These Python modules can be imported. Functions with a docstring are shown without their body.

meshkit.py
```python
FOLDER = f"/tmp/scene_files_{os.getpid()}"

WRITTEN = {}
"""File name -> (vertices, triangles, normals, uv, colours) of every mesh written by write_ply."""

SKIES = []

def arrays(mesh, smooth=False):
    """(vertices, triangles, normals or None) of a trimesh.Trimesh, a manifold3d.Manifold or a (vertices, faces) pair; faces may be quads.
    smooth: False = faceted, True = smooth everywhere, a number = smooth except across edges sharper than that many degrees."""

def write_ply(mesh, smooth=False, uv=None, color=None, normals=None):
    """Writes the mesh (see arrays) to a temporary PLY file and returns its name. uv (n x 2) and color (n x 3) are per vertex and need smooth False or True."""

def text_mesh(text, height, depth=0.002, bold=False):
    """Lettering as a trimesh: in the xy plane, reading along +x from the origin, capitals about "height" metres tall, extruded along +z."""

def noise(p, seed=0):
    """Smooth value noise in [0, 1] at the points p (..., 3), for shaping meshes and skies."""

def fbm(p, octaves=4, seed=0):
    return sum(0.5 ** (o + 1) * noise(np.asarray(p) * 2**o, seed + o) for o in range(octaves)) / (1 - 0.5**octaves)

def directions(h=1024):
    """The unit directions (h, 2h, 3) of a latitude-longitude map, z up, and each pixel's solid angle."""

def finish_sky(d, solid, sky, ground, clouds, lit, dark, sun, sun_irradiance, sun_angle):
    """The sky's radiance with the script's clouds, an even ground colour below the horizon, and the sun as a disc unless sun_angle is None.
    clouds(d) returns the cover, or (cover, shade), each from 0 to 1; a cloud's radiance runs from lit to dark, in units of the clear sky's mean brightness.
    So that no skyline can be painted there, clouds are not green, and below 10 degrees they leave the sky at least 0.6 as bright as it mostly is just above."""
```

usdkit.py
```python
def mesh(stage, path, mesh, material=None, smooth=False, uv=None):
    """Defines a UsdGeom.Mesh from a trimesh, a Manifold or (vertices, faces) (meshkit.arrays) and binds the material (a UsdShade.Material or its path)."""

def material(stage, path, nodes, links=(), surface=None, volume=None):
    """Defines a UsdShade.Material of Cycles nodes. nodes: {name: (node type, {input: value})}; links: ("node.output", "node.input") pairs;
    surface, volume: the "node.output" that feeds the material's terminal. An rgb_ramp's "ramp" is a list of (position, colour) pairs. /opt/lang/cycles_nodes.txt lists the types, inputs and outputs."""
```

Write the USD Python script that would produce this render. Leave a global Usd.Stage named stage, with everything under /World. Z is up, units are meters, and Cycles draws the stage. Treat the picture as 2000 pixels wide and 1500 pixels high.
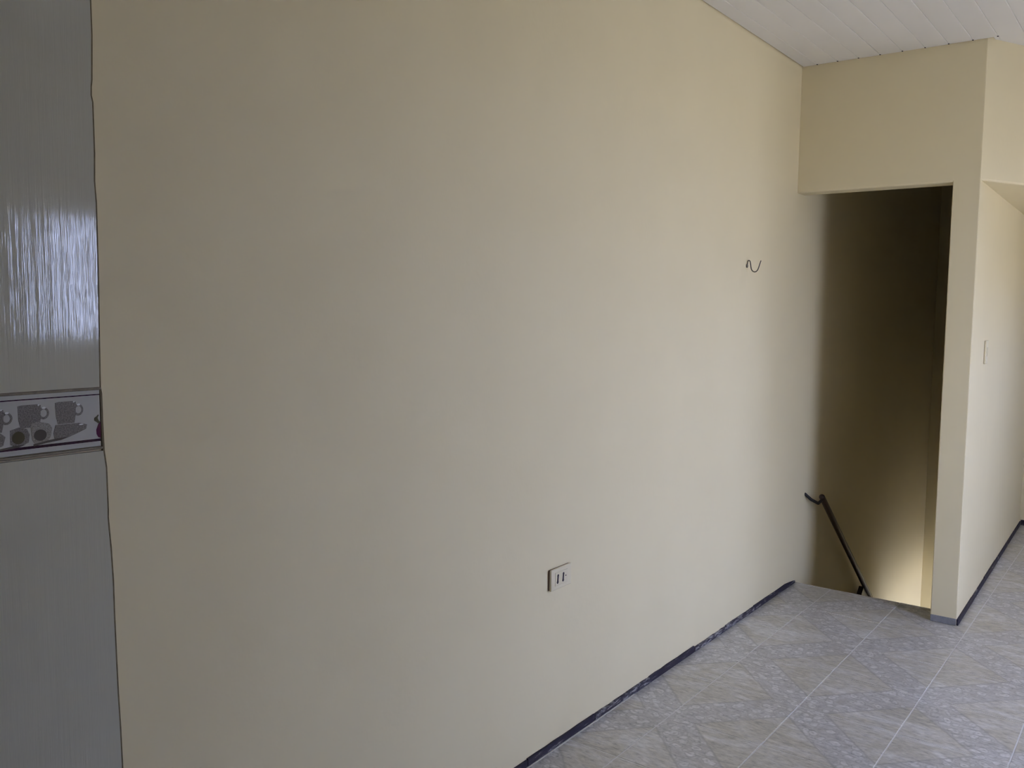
import math, random
import numpy as np, trimesh, usdkit, meshkit
import manifold3d as m3
from shapely.geometry import Polygon, box as sbox, LineString, Point
from shapely.ops import unary_union
from pxr import Usd, UsdGeom, UsdLux, UsdShade, Gf, Sdf

random.seed(7)
rng = np.random.default_rng(7)
stage = Usd.Stage.CreateInMemory()
UsdGeom.SetStageUpAxis(stage, 'Z')
UsdGeom.SetStageMetersPerUnit(stage, 1.0)
UsdGeom.Xform.Define(stage, '/World')
UsdGeom.Scope.Define(stage, '/World/Looks')

# ------------------------------------------------------------------ camera
EYE = np.array([1.60123, -4.53077, 1.47627])
YAW, PITCH, ROLL, FPX = 0.646172, 0.085278, 0.010752, 1723.2
EXPOSURE = 1.54
_cy, _sy = math.cos(YAW), math.sin(YAW)
_fw = np.array([-_sy * math.cos(PITCH), _cy * math.cos(PITCH), -math.sin(PITCH)])
_r = np.array([_cy, _sy, 0.0]); _u = np.cross(_r, _fw)
_r2 = _r * math.cos(ROLL) + _u * math.sin(ROLL); _u2 = np.cross(_r2, _fw)
cam = UsdGeom.Camera.Define(stage, '/World/camera')
M = np.eye(4); M[0, :3], M[1, :3], M[2, :3], M[3, :3] = _r2, _u2, -_fw, EYE
cam.AddTransformOp().Set(Gf.Matrix4d(*M.ravel().tolist()))
cam.CreateHorizontalApertureAttr(36.0)
cam.CreateVerticalApertureAttr(27.0)
cam.CreateFocalLengthAttr(36.0 * FPX / 2000.0)
cam.CreateClippingRangeAttr(Gf.Vec2f(0.05, 500.0))
cam.CreateExposureAttr(EXPOSURE)

# ------------------------------------------------------------------ daylight: blue sky and a high sun
sky = UsdLux.DomeLight.Define(stage, '/World/sky')
sky.CreateColorAttr(Gf.Vec3f(0.78, 0.90, 1.38))
sky.CreateIntensityAttr(1.0)
# the sun stands high behind the house: it lights the ground outside the window and never enters the room
sun = UsdLux.DistantLight.Define(stage, '/World/sun')
sun.CreateAngleAttr(0.53)
sun.CreateColorAttr(Gf.Vec3f(1.0, 0.92, 0.80))
sun.CreateIntensityAttr(3.2)
sun.CreateNormalizeAttr(True)
sun.AddRotateXYZOp().Set(Gf.Vec3f(0, -9, 0))

# ------------------------------------------------------------------ materials
MATS = {}
def mat(name, nodes, links=(), surface='p.BSDF'):
    MATS[name] = usdkit.material(stage, f'/World/Looks/{name}', nodes, links, surface=surface)
    return MATS[name]

def plain(name, col, rough=0.5, **kw):
    return mat(name, {'p': ('principled_bsdf', dict(base_color=col, roughness=rough, **kw))})

def mottled(name, c1, c2, scale, rough=0.6, bump=0.0, bscale=60, detail=4, **kw):
    n = {'g': ('geometry', {}),
         'n': ('noise_texture', dict(scale=scale, detail=detail, roughness=0.6)),
         'r': ('rgb_ramp', {'ramp': [(0.3, c1), (0.7, c2)]}),
         'p': ('principled_bsdf', dict(roughness=rough, **kw))}
    l = [('g.position', 'n.vector'), ('n.fac', 'r.fac'), ('r.color', 'p.base_color')]
    if bump:
        n['b'] = ('bump', dict(strength=0.5, distance=bump))
        n['m'] = ('noise_texture', dict(scale=bscale, detail=3, roughness=0.55))
        l += [('g.position', 'm.vector'), ('m.fac', 'b.height'), ('b.normal', 'p.normal')]
    return mat(name, n, l)

mottled('cream_plaster', (0.79, 0.695, 0.46), (0.81, 0.715, 0.475), 3.0, 0.75, 0.0012, 25)
mottled('white_paint', (0.72, 0.72, 0.70), (0.76, 0.76, 0.74), 3.0, 0.7)
mottled('concrete', (0.28, 0.27, 0.25), (0.36, 0.35, 0.33), 4.0, 0.85)
mottled('grout', (0.66, 0.65, 0.63), (0.72, 0.71, 0.69), 12.0, 0.9)
mottled('pavement', (0.33, 0.33, 0.32), (0.42, 0.41, 0.39), 0.4, 0.9)
mottled('pvc_white', (0.76, 0.745, 0.715), (0.80, 0.785, 0.755), 1.5, 0.42)
mottled('tile_adhesive', (0.13, 0.105, 0.06), (0.21, 0.17, 0.10), 40.0, 0.9)
mottled('brown_grout', (0.20, 0.17, 0.125), (0.28, 0.245, 0.18), 60.0, 0.6)
mottled('dark_wood', (0.022, 0.011, 0.008), (0.045, 0.022, 0.014), 18.0, 0.35)
plain('black_iron', (0.015, 0.012, 0.012), 0.55, metallic=0.3)
plain('hook_steel', (0.16, 0.145, 0.125), 0.45, metallic=0.7)
plain('white_plastic', (0.78, 0.70, 0.50), 0.6, specular_ior_level=0.15)
plain('insert_plastic', (0.75, 0.67, 0.48), 0.6, specular_ior_level=0.15)
plain('slot_dark', (0.03, 0.02, 0.03), 0.6)
plain('box_gap', (0.20, 0.13, 0.11), 0.8)
plain('window_alu', (0.55, 0.55, 0.55), 0.35, metallic=0.8)
plain('caulk', (0.50, 0.46, 0.40), 0.7)
# print inks of the border tile (fired glaze colours)
for nm, c in dict(ink_line=(0.035, 0.012, 0.035), ink_mug=(0.23, 0.215, 0.21), ink_mug_light=(0.34, 0.325, 0.30), ink_dark=(0.11, 0.10, 0.095),
                  ink_white=(0.80, 0.82, 0.82), ink_purple=(0.085, 0.012, 0.06), ink_olive=(0.10, 0.09, 0.06)).items():
    plain(nm, c, 0.12)

for nm, c in dict(ink_mug=(0.23, 0.215, 0.21), ink_mug_light=(0.34, 0.325, 0.30)).items():
    mottled(nm + '_print', tuple(x * 0.65 for x in c), tuple(x * 1.3 for x in c), 420.0, 0.12, detail=1)
# glossy ribbed kitchen tile: faint vertical ribs
def ribbed(name, col, strength):
    mat(name, {'g': ('geometry', {}), 'mp': ('mapping', dict(scale=(0.0, 1.0, 0.03))), 'mp2': ('mapping', dict(scale=(0.0, 1.0, 0.02))),
               'n': ('noise_texture', dict(scale=150.0, detail=3.0, roughness=0.7)),
               'n2': ('noise_texture', dict(scale=45.0, detail=1.0)),
               'a': ('math', dict(math_type='add')),
               'c': ('noise_texture', dict(scale=5.0, detail=3.0)),
               'r': ('rgb_ramp', {'ramp': [(0.3, tuple(x * 0.96 for x in col)), (0.7, col)]}),
               'b': ('bump', dict(strength=strength, distance=0.0006)),
               'p': ('principled_bsdf', dict(roughness=0.08, specular_ior_level=0.9))},
        [('g.position', 'mp.vector'), ('mp.vector', 'n.vector'), ('g.position', 'mp2.vector'), ('mp2.vector', 'n2.vector'), ('n.fac', 'a.value1'), ('n2.fac', 'a.value2'),
         ('a.value', 'b.height'), ('b.normal', 'p.normal'),
         ('g.position', 'c.vector'), ('c.fac', 'r.fac'), ('r.color', 'p.base_color')])
ribbed('kitchen_tile', (0.56, 0.55, 0.46), 0.5)
mottled('border_glaze', (0.52, 0.52, 0.50), (0.57, 0.57, 0.55), 6.0, 0.10)

# dark skirting with chipped pale patches
mat('skirting', {'g': ('geometry', {}), 'mp': ('mapping', dict(scale=(20.0, 9.0, 60.0))),
                 'n': ('noise_texture', dict(scale=1.0, detail=5.0, roughness=0.7)),
                 'r': ('rgb_ramp', {'ramp': [(0.0, (0.016, 0.015, 0.030)), (0.50, (0.032, 0.027, 0.045)), (0.60, (0.055, 0.050, 0.065)), (0.66, (0.28, 0.27, 0.27)), (1.0, (0.42, 0.41, 0.41))]}),
                 'p': ('principled_bsdf', dict(roughness=0.6, specular_ior_level=0.2))},
    [('g.position', 'mp.vector'), ('mp.vector', 'n.vector'), ('n.fac', 'r.fac'), ('r.color', 'p.base_color')])
mat('skirting_worn', {'g': ('geometry', {}), 'mp': ('mapping', dict(scale=(20.0, 16.0, 90.0))),
                 'n': ('noise_texture', dict(scale=1.0, detail=6.0, roughness=0.75)),
                 'r': ('rgb_ramp', {'ramp': [(0.0, (0.016, 0.015, 0.030)), (0.44, (0.035, 0.030, 0.045)), (0.52, (0.10, 0.095, 0.11)), (0.58, (0.34, 0.33, 0.33)), (1.0, (0.50, 0.49, 0.48))]}),
                 'p': ('principled_bsdf', dict(roughness=0.6, specular_ior_level=0.2))},
    [('g.position', 'mp.vector'), ('mp.vector', 'n.vector'), ('n.fac', 'r.fac'), ('r.color', 'p.base_color')])
mottled('skirting_pale', (0.20, 0.20, 0.22), (0.30, 0.30, 0.32), 30.0, 0.5)

# floor tile: marbled ground with one diagonal band of scrollwork (the band follows u = v of the tile)
def floor_tile_material():
    mth = lambda t, **k: ('math', dict(math_type=t, **k))
    nodes = {
        'uv': ('texture_coordinate', {}), 's': ('separate_xyz', {}), 'g': ('geometry', {}),
        'd': mth('subtract'), 'ad': mth('absolute'),
        'wob': ('noise_texture', dict(scale=30.0, detail=2.0)), 'wobs': mth('multiply_add', value2=0.05, value3=-0.025), 'adw': mth('add'),
        'mask': ('map_range', dict(range_type='smoothstep', from_min=0.255, from_max=0.30, to_min=1.0, to_max=0.0, clamp=True)),
        'edge1': mth('subtract', value2=0.285), 'edge2': mth('absolute'),
        'edge': ('map_range', dict(range_type='smoothstep', from_min=0.0, from_max=0.03, to_min=1.0, to_max=0.0, clamp=True)),
        # marble
        'mpos': ('mapping', dict(scale=(0.55, 1.3, 0.0), rotation=(0, 0, 0.35))),
        'm1': ('noise_texture', dict(scale=9.0, detail=6.0, roughness=0.62, distortion=0.9)),
        'm1r': ('rgb_ramp', {'ramp': [(0.28, (0.374, 0.357, 0.328)), (0.42, (0.497, 0.468, 0.397)), (0.55, (0.556, 0.532, 0.489)), (0.70, (0.667, 0.655, 0.632))]}),
        'm2': ('noise_texture', dict(scale=55.0, detail=4.0, roughness=0.7)),
        'm2r': ('rgb_ramp', {'ramp': [(0.25, (0.42, 0.42, 0.43)), (0.42, (0.9, 0.9, 0.9)), (0.5, (1.02, 1.02, 1.02)), (0.75, (1.35, 1.35, 1.35))]}),
        # scrollwork
        'v': ('voronoi_texture', dict(feature='f1', scale=25.0, randomness=0.9)),
        'vd': ('noise_texture', dict(scale=22.0, detail=2.0)), 'vs': ('vector_math', dict(math_type='scale', scale=0.045)), 'va': ('vector_math', dict(math_type='add')),
        'vz': ('mapping', dict(scale=(1.0, 1.0, 0.0))),
        'vr': ('rgb_ramp', {'ramp': [(0.0, (0.391, 0.380, 0.380)), (0.12, (0.506, 0.494, 0.494)), (0.22, (0.690, 0.678, 0.678)), (0.33, (0.644, 0.632, 0.632)), (0.45, (0.356, 0.351, 0.345)), (0.55, (0.517, 0.506, 0.506)), (0.8, (0.414, 0.402, 0.402))]}),
        'band': ('mix', {}), 'bandf': mth('multiply', value2=0.62), 'mm2': ('mix', dict(mix_type='multiply', fac=0.9)), 'edgem': ('mix', dict(color2=(0.30, 0.29, 0.275))), 'edgef': mth('multiply', value2=0.5),
        'b': ('bump', dict(strength=0.15, distance=0.001)),
        'p': ('principled_bsdf', dict(roughness=0.33, specular_ior_level=0.5)),
    }
    links = [('uv.UV', 's.vector'), ('s.x', 'd.value1'), ('s.y', 'd.value2'), ('d.value', 'ad.value1'),
             ('g.position', 'wob.vector'), ('wob.fac', 'wobs.value1'), ('ad.value', 'adw.value1'), ('wobs.value', 'adw.value2'),
             ('adw.value', 'mask.value'), ('adw.value', 'edge1.value1'), ('edge1.value', 'edge2.value1'), ('edge2.value', 'edge.value'),
             ('g.position', 'mpos.vector'), ('mpos.vector', 'm1.vector'), ('m1.fac', 'm1r.fac'), ('mpos.vector', 'm2.vector'), ('m2.fac', 'm2r.fac'),
             ('g.position', 'vz.vector'), ('g.position', 'vd.vector'), ('vd.color', 'vs.vector1'), ('vz.vector', 'va.vector1'), ('vs.vector', 'va.vector2'), ('va.vector', 'v.vector'), ('v.distance', 'vr.fac'),
             ('mask.result', 'bandf.value1'), ('bandf.value', 'band.fac'), ('m1r.color', 'band.color1'), ('vr.color', 'band.color2'),
             ('edge.result', 'edgef.value1'), ('edgef.value', 'edgem.fac'), ('band.color', 'mm2.color1'), ('m2r.color', 'mm2.color2'), ('mm2.color', 'edgem.color1'), ('edgem.color', 'p.base_color'),
             ('m2.fac', 'b.height'), ('b.normal', 'p.normal')]
    mat('floor_tile', nodes, links)
floor_tile_material()

# ------------------------------------------------------------------ helpers
USED = {}
def numbered(parent, name):
    k = (parent, name); n = USED.get(k, 0); USED[k] = n + 1
    return name if n == 0 else f'{name}_{n:03d}'

def data(prim, label=None, cat=None, group=None, kind=None):
    for k, v in (('label', label), ('category', cat), ('group', group), ('kind', kind)):
        if v: prim.SetCustomDataByKey(k, v)

def thing(name, label, cat=None, loc=(0, 0, 0), kind=None, group=None, rotz=0.0):
    path = '/World/' + numbered('/World', name)
    x = UsdGeom.Xform.Define(stage, path)
    x.AddTranslateOp().Set(Gf.Vec3d(*loc))
    if rotz: x.AddRotateZOp().Set(rotz)
    data(x.GetPrim(), label, cat, group, kind)
    return path

def part(parent, name, mesh, material, label=None, smooth=False, uv=None, kind=None):
    path = parent + '/' + numbered(parent, name)
    m = usdkit.mesh(stage, path, mesh, MATS[material], smooth=smooth, uv=uv)
    data(m.GetPrim(), label, None, None, kind)
    return path

def single(name, mesh, material, label, cat=None, kind=None, smooth=False):
    path = '/World/' + numbered('/World', name)
    m = usdkit.mesh(stage, path, mesh, MATS[material], smooth=smooth)
    data(m.GetPrim(), label, cat, None, kind)
    return path

def bx(x0, x1, y0, y1, z0, z1):
    m = trimesh.creation.box([x1 - x0, y1 - y0, z1 - z0]); m.apply_translation([(x0 + x1) / 2, (y0 + y1) / 2, (z0 + z1) / 2]); return m

def cat(*ms): return trimesh.util.concatenate(list(ms))

def rbox(x0, x1, y0, y1, z0, z1, r=0.002, seg=8):
    s = m3.Manifold.sphere(r, seg)
    return m3.Manifold.batch_hull([s.translate([x, y, z]) for x in (x0 + r, x1 - r) for y in (y0 + r, y1 - r) for z in (z0 + r, z1 - r)])

def tri(m):
    d = m.to_mesh(); return trimesh.Trimesh(np.array(d.vert_properties[:, :3]), np.array(d.tri_verts), process=False)

def extrude(poly, z0, z1):
    m = trimesh.creation.extrude_polygon(poly, z1 - z0); m.apply_translation([0, 0, z0]); return m

def on_wall(m):
    """a mesh drawn in (a, b, depth) stands on the wall x = 0: a along y, b up, depth out into the room"""
    m = m.copy(); v = m.vertices; m.vertices = np.stack([v[:, 2], v[:, 0], v[:, 1]], 1); return m

def tube(pts, r, sides=12):
    pts = np.asarray(pts, float)
    return tri(m3.Manifold.batch_boolean([m3.Manifold.batch_hull([m3.Manifold.sphere(r, sides).translate(list(map(float, a))), m3.Manifold.sphere(r, sides).translate(list(map(float, b)))]) for a, b in zip(pts[:-1], pts[1:])], m3.OpType.Add))

# ------------------------------------------------------------------ dimensions
H = 2.707            # ceiling
DOOR_W, DOOR_H = 0.724, 2.08
POST = 0.840         # outer face of the post at the opening
HALL_X = 0.785       # the hall side of the partition runs very slightly askew
END = 2.50           # far end of the hall
WELL = 3.33          # far end of the stairwell
EDGE = 0.187         # floor edge at the top of the stairs
RW = 2.60            # right wall
REAR = -9.0
LOW = -2.60          # lower storey floor
SLAB = -0.14

# ------------------------------------------------------------------ walls
wl = thing('wall_left', 'long cream plastered wall, its near end faced with grey kitchen tiles', 'wall', kind='structure')
part(wl, 'plaster', bx(-0.15, 0, REAR - 0.15, WELL + 0.15, LOW, H + 0.1), 'cream_plaster')

# kitchen facing on the near end of the wall: ribbed tiles above and below a printed border
T = 0.009
def tile_piece(edge, y0, z0, z1):
    """edge: the irregular cut edge as (y, z) points from bottom to top"""
    poly = Polygon([(y0, z0)] + edge + [(y0, z1)])
    core = on_wall(extrude(poly.buffer(-0.0008), 0.0, T)); return core
cut_up = [(-3.6895, 1.3225), (-3.6885, 1.42), (-3.6870, 1.52), (-3.6868, 1.66), (-3.6890, 1.70), (-3.6875, 1.75), (-3.6880, 1.84), (-3.6905, 1.852), (-3.6900, 1.868), (-3.6885, 1.880), (-3.6860, 1.96), (-3.6870, 2.06)]
cut_dn = [(-3.6660, 0.47), (-3.6670, 0.573), (-3.6690, 0.66), (-3.6715, 0.73), (-3.6730, 0.80), (-3.6745, 0.883), (-3.6750, 0.95), (-3.6775, 1.014), (-3.6800, 1.05), (-3.6815, 1.075), (-3.6810, 1.09), (-3.6815, 1.13), (-3.6820, 1.17), (-3.6860, 1.204)]
W = 0.45
cols = [(-3.69 - W * (k + 1), -3.69 - W * k) for k in range(4)]
for k, (a, b) in enumerate(cols):
    for (z0, z1, edge) in ((1.3225, 2.0675, cut_up), (0.457, 1.2045, cut_dn)):
        if k == 0:
            part(wl, 'tile', tile_piece(edge, a + 0.001, z0, z1), 'kitchen_tile', 'grey glazed wall tile with fine vertical ribs')
        else:
            part(wl, 'tile', tri(rbox(0.0, T, a + 0.001, b - 0.001, z0, z1, 0.0012)), 'kitchen_tile')
    part(wl, 'tile', tri(rbox(0.0, T, a + 0.001, b - 0.001 if k else b + 0.01, 0.01, 0.455, 0.0012)), 'kitchen_tile')
    part(wl, 'tile', tri(rbox(0.0, T, a + 0.001, b - 0.001 if k else b, 2.0695, H, 0.0012)), 'kitchen_tile')
# rough bed of adhesive showing along the cut edge, and the raised brown joints above and below the border
edge_line = [(y + 0.0022, z) for y, z in cut_dn] + [(-3.6850, 1.26), (-3.6855, 1.31)] + [(y + 0.002, z) for y, z in cut_up]
part(wl, 'adhesive_edge', on_wall(extrude(LineString(edge_line).buffer(0.0018), 0.0, 0.0055)), 'tile_adhesive', 'brown uneven bed along the cut edge of the tiles')
for z, r in ((1.3205, 0.0048), (1.2095, 0.0048)):
    part(wl, 'joint', tube([(T - 0.0015, -3.69 - 4 * W, z), (T - 0.0015, -3.6895, z)], r * 0.6, 10), 'brown_grout', 'raised brown grout joint beside the border tile')

# border tiles printed with mugs
def ink(shape, mat_, name, layer, parent):
    part(parent, name, on_wall(extrude(shape, T - 0.0005, T + 0.0003 + 0.00012 * layer)), mat_)
def band_print(parent, y_right):
    """the printed motif; local a = metres left (negative) of the tile's right edge, b = height"""
    o = lambda pts: Polygon([(y_right + a, b) for a, b in pts])
    d = lambda a, b, ra, rb: Polygon([(y_right + a + ra * math.cos(t), b + rb * math.sin(t)) for t in np.linspace(0, 2 * math.pi, 28)[:-1]])
    def mug(a, b, w, h, col, layer=1):
        body = o([(a - w / 2, b + h * 0.47), (a - w * 0.32, b + h / 2), (a + w * 0.34, b + h / 2), (a + w / 2, b + h * 0.45), (a + w * 0.47, b - h * 0.2), (a + w * 0.40, b - h / 2), (a - w * 0.40, b - h / 2), (a - w * 0.48, b - h * 0.15)])
        hd = d(a + w * 0.60, b + h * 0.08, w * 0.26, h * 0.27).difference(d(a + w * 0.62, b + h * 0.08, w * 0.15, h * 0.17)).difference(body)
        ink(unary_union([body, hd]), col, 'printed_mug', layer, parent)
        ink(d(a + w * 0.62, b + h * 0.32, w * 0.09, h * 0.05), 'ink_white', 'printed_highlight', 6, parent)
        ink(o([(a + w * 0.36, b + h * 0.42), (a + w * 0.43, b + h * 0.44), (a + w * 0.44, b + h * 0.49), (a + w * 0.36, b + h * 0.49)]), 'ink_white', 'printed_highlight', 6, parent)
    mug(-0.0640, 1.2810, 0.0370, 0.0400, 'ink_mug_print')
    mug(-0.1270, 1.2800, 0.0390, 0.0400, 'ink_mug_print')
    mug(-0.1890, 1.2760, 0.0390, 0.0400, 'ink_mug_print')
    # front row: saucers and cups overlapping
    ink(o([(-0.083, 1.2600), (-0.040, 1.2600), (-0.026, 1.2560), (-0.0280, 1.2480), (-0.046, 1.2410), (-0.060, 1.2360), (-0.075, 1.2320), (-0.085, 1.2340), (-0.087, 1.2460)]), 'ink_mug_print', 'printed_saucer', 2, parent)
    ink(o([(-0.060, 1.2372), (-0.075, 1.2322), (-0.100, 1.2300), (-0.122, 1.2262), (-0.122, 1.2300), (-0.095, 1.2345), (-0.075, 1.2365)]), 'ink_dark', 'printed_shadow', 4, parent)
    ink(d(-0.0370, 1.2570, 0.0040, 0.0012), 'ink_white', 'printed_highlight', 6, parent)
    ink(o([(-0.126, 1.2660), (-0.112, 1.2690), (-0.094, 1.2640), (-0.089, 1.2560), (-0.092, 1.2400), (-0.100, 1.2310), (-0.118, 1.2270), (-0.124, 1.2380)]), 'ink_mug_light_print', 'printed_cup', 3, parent)
    ink(d(-0.1100, 1.2450, 0.0110, 0.0100), 'ink_dark', 'printed_shadow', 4, parent)
    ink(o([(-0.160, 1.2580), (-0.146, 1.2620), (-0.132, 1.2580), (-0.128, 1.2480), (-0.130, 1.2340), (-0.150, 1.2270), (-0.160, 1.2330)]), 'ink_mug_print', 'printed_cup', 3, parent)
    ink(d(-0.1470, 1.2440, 0.0105, 0.0110), 'ink_olive', 'printed_shadow', 4, parent)
    ink(o([(-0.135, 1.2310), (-0.148, 1.2270), (-0.180, 1.2245), (-0.180, 1.2275), (-0.150, 1.2310)]), 'ink_dark', 'printed_shadow', 4, parent)
    ink(o([(-0.200, 1.2550), (-0.176, 1.2550), (-0.168, 1.2480), (-0.172, 1.2330), (-0.190, 1.2260), (-0.200, 1.2280)]), 'ink_mug_print', 'printed_cup', 3, parent)
    # the little round-bellied vase cut off by the tile's edge
    ink(o([(-0.0005, 1.2580), (-0.0050, 1.2540), (-0.0088, 1.2440), (-0.0085, 1.2360), (-0.0055, 1.2300), (-0.0005, 1.2275)]), 'ink_purple', 'printed_vase', 1, parent)
    ink(o([(-0.0040, 1.2550), (-0.0085, 1.2590), (-0.0125, 1.2620), (-0.0120, 1.2665), (-0.0075, 1.2690), (-0.0050, 1.2720), (-0.0035, 1.2715), (-0.0060, 1.2660), (-0.0040, 1.2610), (-0.0010, 1.2580)]), 'ink_olive', 'printed_spout', 2, parent)
for k, (a, b) in enumerate(cols):
    bp = part(wl, 'border_tile', tri(rbox(0.0, T, a + 0.0008, b - 0.0008, 1.2130, 1.3180, 0.001)), 'border_glaze', 'narrow border tile printed with grey mugs between two dark lines')
    ink(sbox(a + 0.002, 1.3085, b - 0.001, 1.3105), 'ink_line', 'printed_line', 1, bp)
    ink(sbox(a + 0.002, 1.2225, b - 0.001, 1.2272), 'ink_line', 'printed_line', 1, bp)
    band_print(bp, b)

# far wall: the header over the stair opening and the partition whose end is the post
wf = thing('wall_far', 'cream wall over and beside the dark stair opening, ending in a narrow post', 'wall', kind='structure')
prof = sbox(0.0, DOOR_H, 0.12, H + 0.3).buffer(-0.010).buffer(0.010, quad_segs=6).intersection(sbox(-1, 0, 1, H + 0.05))
hd = trimesh.creation.extrude_polygon(prof, DOOR_W + 0.06)
v = hd.vertices; hd.vertices = np.stack([v[:, 2], v[:, 0], v[:, 1]], 1)
part(wf, 'header', hd, 'cream_plaster', smooth=30)
raw = Polygon([(DOOR_W, 0), (POST, 0), (HALL_X, END + 0.01), (HALL_X, WELL + 0.1), (DOOR_W - 0.03, WELL + 0.1)])
plan = raw.buffer(-0.005).buffer(0.005, quad_segs=4)
part(wf, 'partition', extrude(plan, 0.0, DOOR_H + 0.01), 'cream_plaster', 'narrow post and side wall dividing the stairs from the hall', smooth=30)

upper = raw.intersection(sbox(DOOR_W + 0.06, -1, 2, 0.12)).union(raw.intersection(sbox(0, 0.12, 2, 9)))
up = upper.buffer(0.0).intersection(raw.buffer(-0.005).buffer(0.005, quad_segs=4).union(sbox(0, -1, POST - 0.02, 1)))
part(wf, 'upper_partition', extrude(up, DOOR_H + 0.01, H + 0.05), 'cream_plaster', smooth=30)
# angled beam over the entrance of the hall on the right, with the low soffit behind it
bp_ = Polygon([(POST - 0.004, 0.0), (POST - 0.004 + 1.265, END), (HALL_X - 0.02, END + 0.02)])
layers = []
for dz, inset in ((0.0, 0.010), (0.003, 0.004), (0.010, 0.0)):
    pp = bp_.buffer(-inset, join_style=2)
    layers += [(x, y, DOOR_H + dz) for x, y in list(pp.exterior.coords)[:-1]]
layers += [(x, y, H + 0.05) for x, y in list(bp_.exterior.coords)[:-1]]
single('wall_hall', tri(m3.Manifold.hull_points(np.array(layers))), 'cream_plaster', 'angled cream beam over the hall entrance at the right edge of the photo', 'wall', kind='structure', smooth=25)
single('wall_end', cat(bx(HALL_X - 0.09, RW + 0.15, END, END + 0.15, 0.0, H + 0.1)), 'cream_plaster', 'cream wall closing the far end of the hall', 'wall', kind='structure')
single('wall_stair', cat(bx(0.0, 2.1, WELL, WELL + 0.15, LOW, H + 0.1)), 'cream_plaster', 'shadowed cream wall at the far end of the stairwell', 'wall', kind='structure')

# right wall with the window, rear wall (both behind the picture's edge)
WY0, WY1, WZ0, WZ1 = -1.46, -0.80, 0.0, 2.05
W2Y0, W2Y1, W2Z0, W2Z1 = 0.45, 1.40, 0.95, 1.55
W3Y0, W3Y1, W3Z0, W3Z1 = -2.50, -2.24, 1.29, 1.92
rp = sbox(REAR - 0.15, SLAB, END + 0.15, H + 0.1).difference(sbox(WY0, WZ0, WY1, WZ1)).difference(sbox(W2Y0, W2Z0, W2Y1, W2Z1)).difference(sbox(W3Y0, W3Z0, W3Y1, W3Z1))
m = on_wall(extrude(rp, 0.0, 0.15)); m.apply_translation([RW, 0, 0])
single('wall_right', m, 'cream_plaster', 'cream wall with the balcony door and two windows that light the room', 'wall', kind='structure')
single('wall_rear', bx(-0.15, RW + 0.15, REAR - 0.15, REAR, SLAB, H + 0.1), 'cream_plaster', 'cream wall behind the camera', 'wall', kind='structure')
def frame(name, label, c, y0, y1, z0, z1):
    w = thing(name, label, c, loc=(RW + 0.075, (y0 + y1) / 2, z0), kind='structure')
    hw, hh = (y1 - y0) / 2, z1 - z0
    for q in (bx(-0.03, 0.03, -hw, hw, 0, 0.03), bx(-0.03, 0.03, -hw, hw, hh - 0.03, hh), bx(-0.03, 0.03, -hw, -hw + 0.03, 0.03, hh - 0.03), bx(-0.03, 0.03, hw - 0.03, hw, 0.03, hh - 0.03)):
        part(w, 'frame_bar', q, 'window_alu')
frame('door_1', 'open balcony doorway in the right wall', 'door', WY0, WY1, WZ0, WZ1)
frame('window_1', 'open window in the right wall of the hall', 'window', W2Y0, W2Y1, W2Z0, W2Z1)
frame('window_2', 'small open kitchen window in the right wall', 'window', W3Y0, W3Y1, W3Z0, W3Z1)
single('balcony', bx(RW + 0.15, 4.3, -3.2, 2.65, -0.16, -0.04), 'pavement', 'pale balcony slab outside the right wall', 'balcony', kind='structure')

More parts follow.
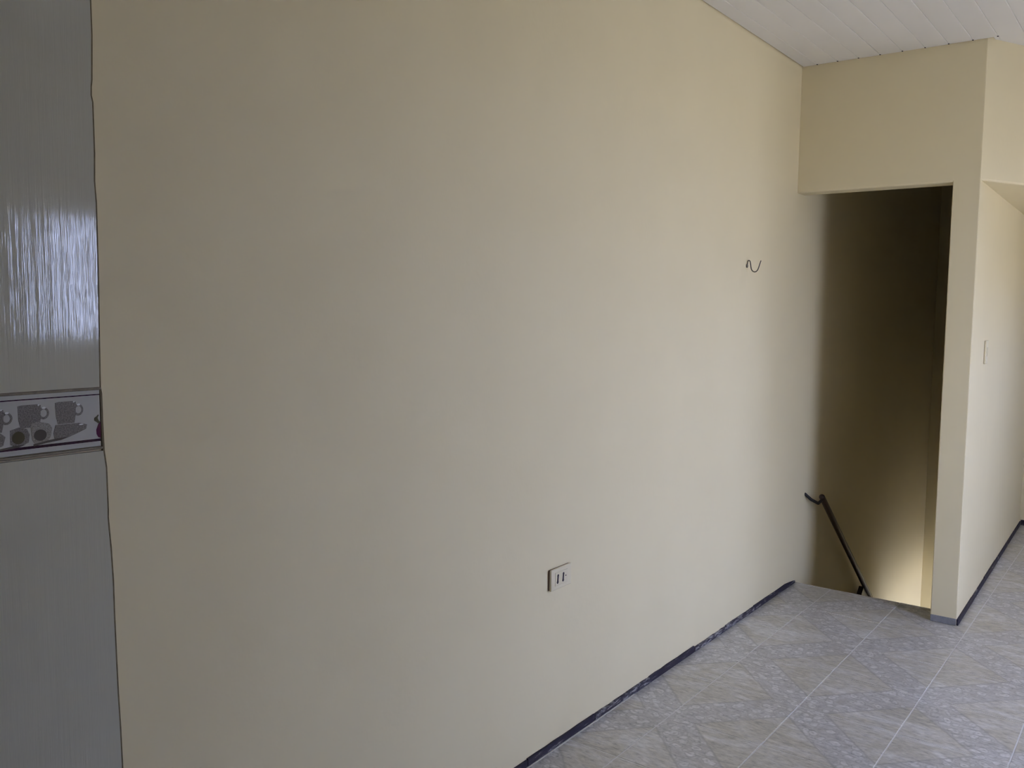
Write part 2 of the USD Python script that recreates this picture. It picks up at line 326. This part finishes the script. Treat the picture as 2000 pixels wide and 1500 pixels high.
# ------------------------------------------------------------------ ceiling of narrow white boards
ce = thing('ceiling', 'white ceiling of narrow plastic boards running away from the camera', 'ceiling', kind='structure')
part(ce, 'slab', cat(bx(-0.15, RW + 0.15, REAR - 0.15, WELL + 0.15, H + 0.05, H + 0.12), bx(0.006, RW, REAR, -0.006, H + 0.0028, H + 0.051), bx(POST + 0.02, RW, -0.006, END, H + 0.0028, H + 0.051)), 'pvc_white')
def board(x0, x1, y0, y1, dz):
    w = x1 - x0; g = 0.0022
    # bottom face with rounded lips at both sides: profile in (x, z), z down from the ceiling
    pr = [(0.0008, 0.0028), (0.0008, 0.0022), (0.0016, 0.0010), (0.0035, 0.0), (w - 0.0035, 0.0), (w - 0.0016, 0.0010), (w - 0.0008, 0.0022), (w - 0.0008, 0.0028)]
    m = trimesh.creation.extrude_polygon(Polygon(pr), y1 - y0)
    v = m.vertices; m.vertices = np.stack([x0 + v[:, 0], y1 - v[:, 2], H + dz + v[:, 1]], 1)
    return m
k = 0; x = -0.022
while x < RW:
    a, b = max(x, 0.005), min(x + 0.1, RW - 0.002)
    if b - a > 0.02:
        y1 = -0.003 if b < 0.95 else min(END - 0.005, (a - POST) / 1.265 * END - 0.003)
        if b > POST and b < 0.98: y1 = -0.003 + max(0, (a - POST) / 1.265 * END)
        part(ce, 'board', board(a, b, REAR + 0.003, y1, float(rng.uniform(-0.0006, 0.0006))), 'pvc_white')
    x += 0.1
# the open ends of the board joints show as small dark holes above the header
for k in range(1, 10):
    q = trimesh.creation.icosphere(2, 0.0045); q.apply_scale([0.9, 1.4, 0.35]); q.apply_translation([-0.022 + 0.1 * k, -0.008, H])
    part(ce, 'joint_hole', q, 'slot_dark', smooth=True)

# ------------------------------------------------------------------ floor
fl = thing('floor', 'grey marbled floor tiles with diagonal scrollwork bands', 'floor', kind='structure')
slab_poly = sbox(0, REAR, RW, END).difference(sbox(-1, EDGE - 0.004, DOOR_W + 0.05, END + 1))
part(fl, 'slab', extrude(unary_union([slab_poly, sbox(RW - 0.001, REAR, RW + 0.0, END)]).buffer(0), SLAB, -0.0011), 'grout')
PX, PY, GX, GY = 0.347, 0.374, 0.198, -0.200
solid = sbox(0.001, REAR, RW - 0.001, END - 0.001).difference(sbox(-1, EDGE, DOOR_W + 0.01, END + 1))
def tile_mesh(poly, x0, y0, flip, dz, tilt):
    g = 0.0018
    top = poly.buffer(-g - 0.0012, join_style=2); low = poly.buffer(-g, join_style=2)
    if top.is_empty or top.geom_type != 'Polygon' or low.geom_type != 'Polygon': return None
    tc, lc = np.array(top.exterior.coords)[:-1], np.array(low.exterior.coords)[:-1]
    if len(tc) != len(lc): return None
    n = len(tc)
    # align start
    kk = int(np.argmin(((lc - tc[0]) ** 2).sum(1))); lc = np.roll(lc, -kk, axis=0)
    zt = lambda c: dz + (c[:, 0] - x0) * tilt[0] + (c[:, 1] - y0) * tilt[1]
    V = np.vstack([np.c_[tc, zt(tc)], np.c_[lc, zt(lc) - 0.0012], np.c_[lc, np.full(n, -0.007)]])
    tt = trimesh.creation.triangulate_polygon(Polygon(tc), engine='earcut')
    tv, tf = tt
    # map triangulation vertices to ring indices
    idx = np.array([int(np.argmin(((tc - q) ** 2).sum(1))) for q in tv]); tf = idx[np.asarray(tf)]
    a = V[tf]; nz = np.cross(a[:, 1] - a[:, 0], a[:, 2] - a[:, 0])[:, 2]; tf[nz < 0] = tf[nz < 0][:, ::-1]
    ccw = Polygon(tc).exterior.is_ccw
    F = [tf]
    for lev in (0, 1):
        for i in range(n):
            j = (i + 1) % n; A, B, Cc, D = lev * n + i, lev * n + j, (lev + 1) * n + j, (lev + 1) * n + i
            q = [[A, D, Cc], [A, Cc, B]]
            if not ccw: q = [t[::-1] for t in q]
            F.append(np.array(q))
    F = np.vstack(F)
    U = (V[:, 0] - x0) / PX
    if flip: U = 1 - U
    return V, F, np.c_[U, (V[:, 1] - y0) / PY]
rest_v, rest_f, rest_uv, off = [], [], [], 0
for i in range(-1, 11):
    for j in range(-25, 9):
        x0, y0 = GX + i * PX, GY + j * PY
        p = sbox(x0, y0, x0 + PX, y0 + PY).intersection(solid)
        if p.is_empty or p.area < 0.0006: continue
        for p in (p.geoms if hasattr(p, 'geoms') else [p]):
            flip = (i + j) % 2 != 0       # col 0, row -4 carries '/'
            r = tile_mesh(p.simplify(1e-6), x0, y0, flip, float(rng.uniform(-0.0004, 0.0003)), rng.uniform(-0.0008, 0.0008, 2))
            if r is None: continue
            V, F, UV = r
            if x0 < 1.9 and y0 > -3.3:
                m = usdkit.mesh(stage, fl + '/' + numbered(fl, 'tile'), (V, F), MATS['floor_tile'], smooth=False, uv=UV)
            else:
                rest_v.append(V); rest_f.append(F + off); rest_uv.append(UV); off += len(V)
m = usdkit.mesh(stage, fl + '/outer_tile', (np.vstack(rest_v), np.vstack(rest_f)), MATS['floor_tile'], smooth=False, uv=np.vstack(rest_uv))
data(m.GetPrim(), None, None, None, 'stuff')

# ------------------------------------------------------------------ skirting
bl = thing('baseboard_left', 'thin dark worn skirting strips along the foot of the long cream wall', 'baseboard', kind='structure')
joints = [0.175, -0.41, -0.75, -1.08, -1.49, -1.90, -2.31, -2.72, -3.13, -3.54]
for k, (b, a) in enumerate(zip(joints[:-1], joints[1:])):
    h = 0.026 + [0, -0.003, -0.006, 0.001, -0.001, 0.001, 0.0, 0.001, 0.0][k]
    t = 0.0075 + float(rng.uniform(-0.0012, 0.0012))
    # a strip with a slightly wavy top
    n = 9; ys = np.linspace(a + 0.0015, b - 0.0015, n)
    top = [(y, h + float(rng.uniform(-0.0013, 0.0013))) for y in ys]
    if k == 0: top[-1] = (top[-1][0], 0.012); top[-2] = (top[-2][0], 0.020)
    pl = Polygon([(ys[0], 0.0005), (ys[-1], 0.0005)] + top[::-1])
    part(bl, 'strip', on_wall(extrude(pl, 0.0, t)), 'skirting_worn' if k in (1, 2, 4) else 'skirting', 'dark skirting strip with pale chipped patches' if k in (1, 2, 4) else None)
part(bl, 'strip', bx(0.0, 0.008, REAR, -3.6, 0.0005, 0.026), 'skirting')
cz = [(0.009, y, 0.0012) for y in np.linspace(-3.5, -1.62, 10)]
part(bl, 'caulk_line', tube(cz, 0.0028, 8), 'caulk', 'pale bead of caulk under the dark strip')
single('baseboard_far', tri(rbox(DOOR_W + 0.002, POST - 0.002, -0.007, 0.0, 0.0005, 0.032, 0.0015)), 'skirting_pale', 'short grey skirting strip at the foot of the post', 'baseboard', kind='structure')
bh = thing('baseboard_hall', 'dark skirting strips along the hall side of the partition', 'baseboard', kind='structure')
def hx(y): return POST + (HALL_X - POST) * y / END
ys = [0.0, 0.42, 0.83, 1.25, 1.66, 2.08, END - 0.008]
for k in range(6):
    a, b = ys[k] + 0.001, ys[k + 1] - 0.001
    h = 0.029 + float(rng.uniform(-0.002, 0.002))
    pl = Polygon([(hx(a) - 0.001, a), (hx(a) + 0.007, a), (hx(b) + 0.007, b), (hx(b) - 0.001, b)])
    part(bh, 'strip', extrude(pl, 0.0005, h), 'skirting')
single('baseboard_end', bx(HALL_X + 0.008, RW, END - 0.008, END, 0.0005, 0.036), 'skirting', 'dark skirting at the foot of the wall closing the hall', 'baseboard', kind='structure')

# ------------------------------------------------------------------ stairwell and the storey below
st = thing('stairs', 'concrete stairs going down behind the floor edge in the dark opening', 'stairs', kind='structure')
RISE, RUN = 0.195, 0.25
for k in range(12):
    y0 = EDGE + k * RUN; z1 = -RISE * (k + 1)
    part(st, 'step', tri(rbox(0.004, DOOR_W - 0.035, y0 + 0.002, y0 + RUN + 0.02 if k < 11 else WELL - 0.002, max(LOW, z1 - 0.45), z1, 0.006)), 'concrete')
single('wall_lower', cat(bx(DOOR_W - 0.03, DOOR_W + 0.07, EDGE - 0.02, 2.20, LOW, SLAB),            # under the partition, before the side opening
                         bx(DOOR_W - 0.03, DOOR_W + 0.07, 2.20, WELL, -0.68, 0.0),                 # beam over the side opening
                         bx(DOOR_W + 0.07, 1.95, 2.10, 2.20, LOW, SLAB),                            # near side of the lower passage
                         bx(1.85, 1.95, 2.20, 2.30, LOW, SLAB), bx(1.85, 1.95, 3.22, WELL, LOW, SLAB), bx(1.85, 1.95, 2.30, 3.22, -0.72, SLAB),
                         bx(DOOR_W - 0.03, 2.10, END + 0.15, WELL + 0.15, SLAB, 0.0),
                         bx(0.0, DOOR_W, EDGE - 0.12, EDGE - 0.02, LOW, SLAB)), 'cream_plaster', 'cream walls around the foot of the stairs', 'wall', kind='structure')

# ------------------------------------------------------------------ outside, seen only as light: paved ground
single('ground', bx(-30, 40, -40, 40, LOW - 0.2, LOW), 'pavement', 'pale paved ground outside', 'ground', kind='structure')

# ------------------------------------------------------------------ handrail on the stairwell's left wall
hr = thing('handrail', 'dark wooden handrail sloping down the left wall of the stairwell', 'handrail')
S = -0.78
ry = lambda y: 0.445 + S * (y - 0.40)
part(hr, 'rail', tube([(0.062, y, ry(y)) for y in (0.40, 0.9, 1.45, 2.0, 2.55)], 0.0165, 14), 'dark_wood', smooth=40)
def bracket(y):
    z = ry(y)
    arm = tube([(0.0, y - 0.05, z - 0.035), (0.035, y - 0.02, z - 0.045), (0.058, y, z - 0.014)], 0.0065, 10)
    rose = trimesh.creation.cylinder(0.026, 0.006, sections=20); rose.apply_transform(trimesh.transformations.rotation_matrix(math.pi / 2, [0, 1, 0])); rose.apply_translation([0.003, y - 0.05, z - 0.035])
    return cat(arm, rose)
for y in (2.35,):
    part(hr, 'bracket', bracket(y), 'black_iron', 'dark metal wall bracket', smooth=40)
part(hr, 'end_return', tube([(0.0, 0.30, 0.47), (0.030, 0.315, 0.44), (0.055, 0.36, 0.415), (0.062, 0.42, 0.428)], 0.0085, 10), 'black_iron', 'dark metal bracket holding the upper end of the rail', smooth=40)
gus = trimesh.creation.extrude_polygon(Polygon([(1.270, -0.365), (1.345, -0.305), (1.480, -0.405), (1.440, -0.560), (1.270, -0.460)]), 0.030)
v = gus.vertices; gus.vertices = np.stack([0.030 + v[:, 2], v[:, 0], v[:, 1]], 1)
part(hr, 'support_block', gus, 'dark_wood', 'dark block under the lower end of the rail')

# ------------------------------------------------------------------ power outlet
ou = thing('wall_outlet', 'white wall outlet plate with two dark socket slots low on the cream wall', 'outlet', loc=(0.0, -2.140, 0.589))
part(ou, 'back_box', bx(0.0, 0.0045, -0.0585, 0.0565, -0.034, 0.034), 'box_gap', 'dark gap behind the plate')
part(ou, 'plate', tri(rbox(0.0045, 0.0125, -0.060, 0.060, -0.036, 0.036, 0.003, 12)), 'white_plastic', smooth=40)
part(ou, 'socket_insert', tri(rbox(0.010, 0.0140, -0.038, 0.036, -0.0225, 0.0225, 0.0015, 8)), 'insert_plastic', smooth=40)
for yy in (-0.0230, 0.0090):
    sh = unary_union([Point(-0.001, -0.0105).buffer(0.0056), Point(0.001, 0.0105).buffer(0.0050), LineString([(-0.001, -0.0105), (0.001, 0.0105)]).buffer(0.0042)])
    m = on_wall(extrude(sh, 0.0125, 0.0143)); m.apply_translation([0, yy, 0])
    part(ou, 'slot', m, 'slot_dark')
sc = trimesh.creation.cylinder(0.0022, 0.003, sections=14); sc.apply_transform(trimesh.transformations.rotation_matrix(math.pi / 2, [0, 1, 0])); sc.apply_translation([0.0133, 0.0240, 0.0015])
part(ou, 'screw', sc, 'black_iron')

# ------------------------------------------------------------------ hook
hk = thing('wall_hook', 'bent steel hook sticking out of the cream wall near the stair opening', 'hook', loc=(0.0, -0.63, 1.683))
ro = trimesh.creation.cylinder(0.0085, 0.004, sections=20); ro.apply_transform(trimesh.transformations.rotation_matrix(math.pi / 2, [0, 1, 0])); ro.apply_translation([0.002, 0, 0.0])
part(hk, 'rosette', ro, 'hook_steel', smooth=40)
pts = [(0.0, 0, -0.002), (0.004, 0, 0.012), (0.006, 0, 0.022), (0.012, 0, 0.024), (0.0165, 0, 0.017), (0.019, 0, 0.004), (0.022, 0, -0.012), (0.028, 0, -0.023), (0.038, 0, -0.028), (0.048, 0, -0.025), (0.055, 0, -0.015), (0.060, 0, 0.0), (0.064, 0, 0.013), (0.0665, 0, 0.021)]
t = np.linspace(0, len(pts) - 1, 44); P = np.array(pts)
from scipy.interpolate import CubicSpline
part(hk, 'hook_wire', tube(CubicSpline(np.arange(len(P)), P)(t), 0.0025, 10), 'hook_steel', smooth=50)

# ------------------------------------------------------------------ light switch on the hall side of the partition
sw = thing('light_switch', 'white light switch plate on the hall side of the post', 'light switch', loc=(hx(0.42) + 0.0005, 0.42, 1.285), rotz=math.degrees(math.atan2(POST - HALL_X, END)))
part(sw, 'plate', tri(rbox(0.0, 0.009, -0.036, 0.036, -0.058, 0.058, 0.003, 12)), 'white_plastic', smooth=40)
part(sw, 'rocker', tri(rbox(0.007, 0.0125, -0.012, 0.012, -0.022, 0.022, 0.002, 8)), 'insert_plastic', smooth=40)
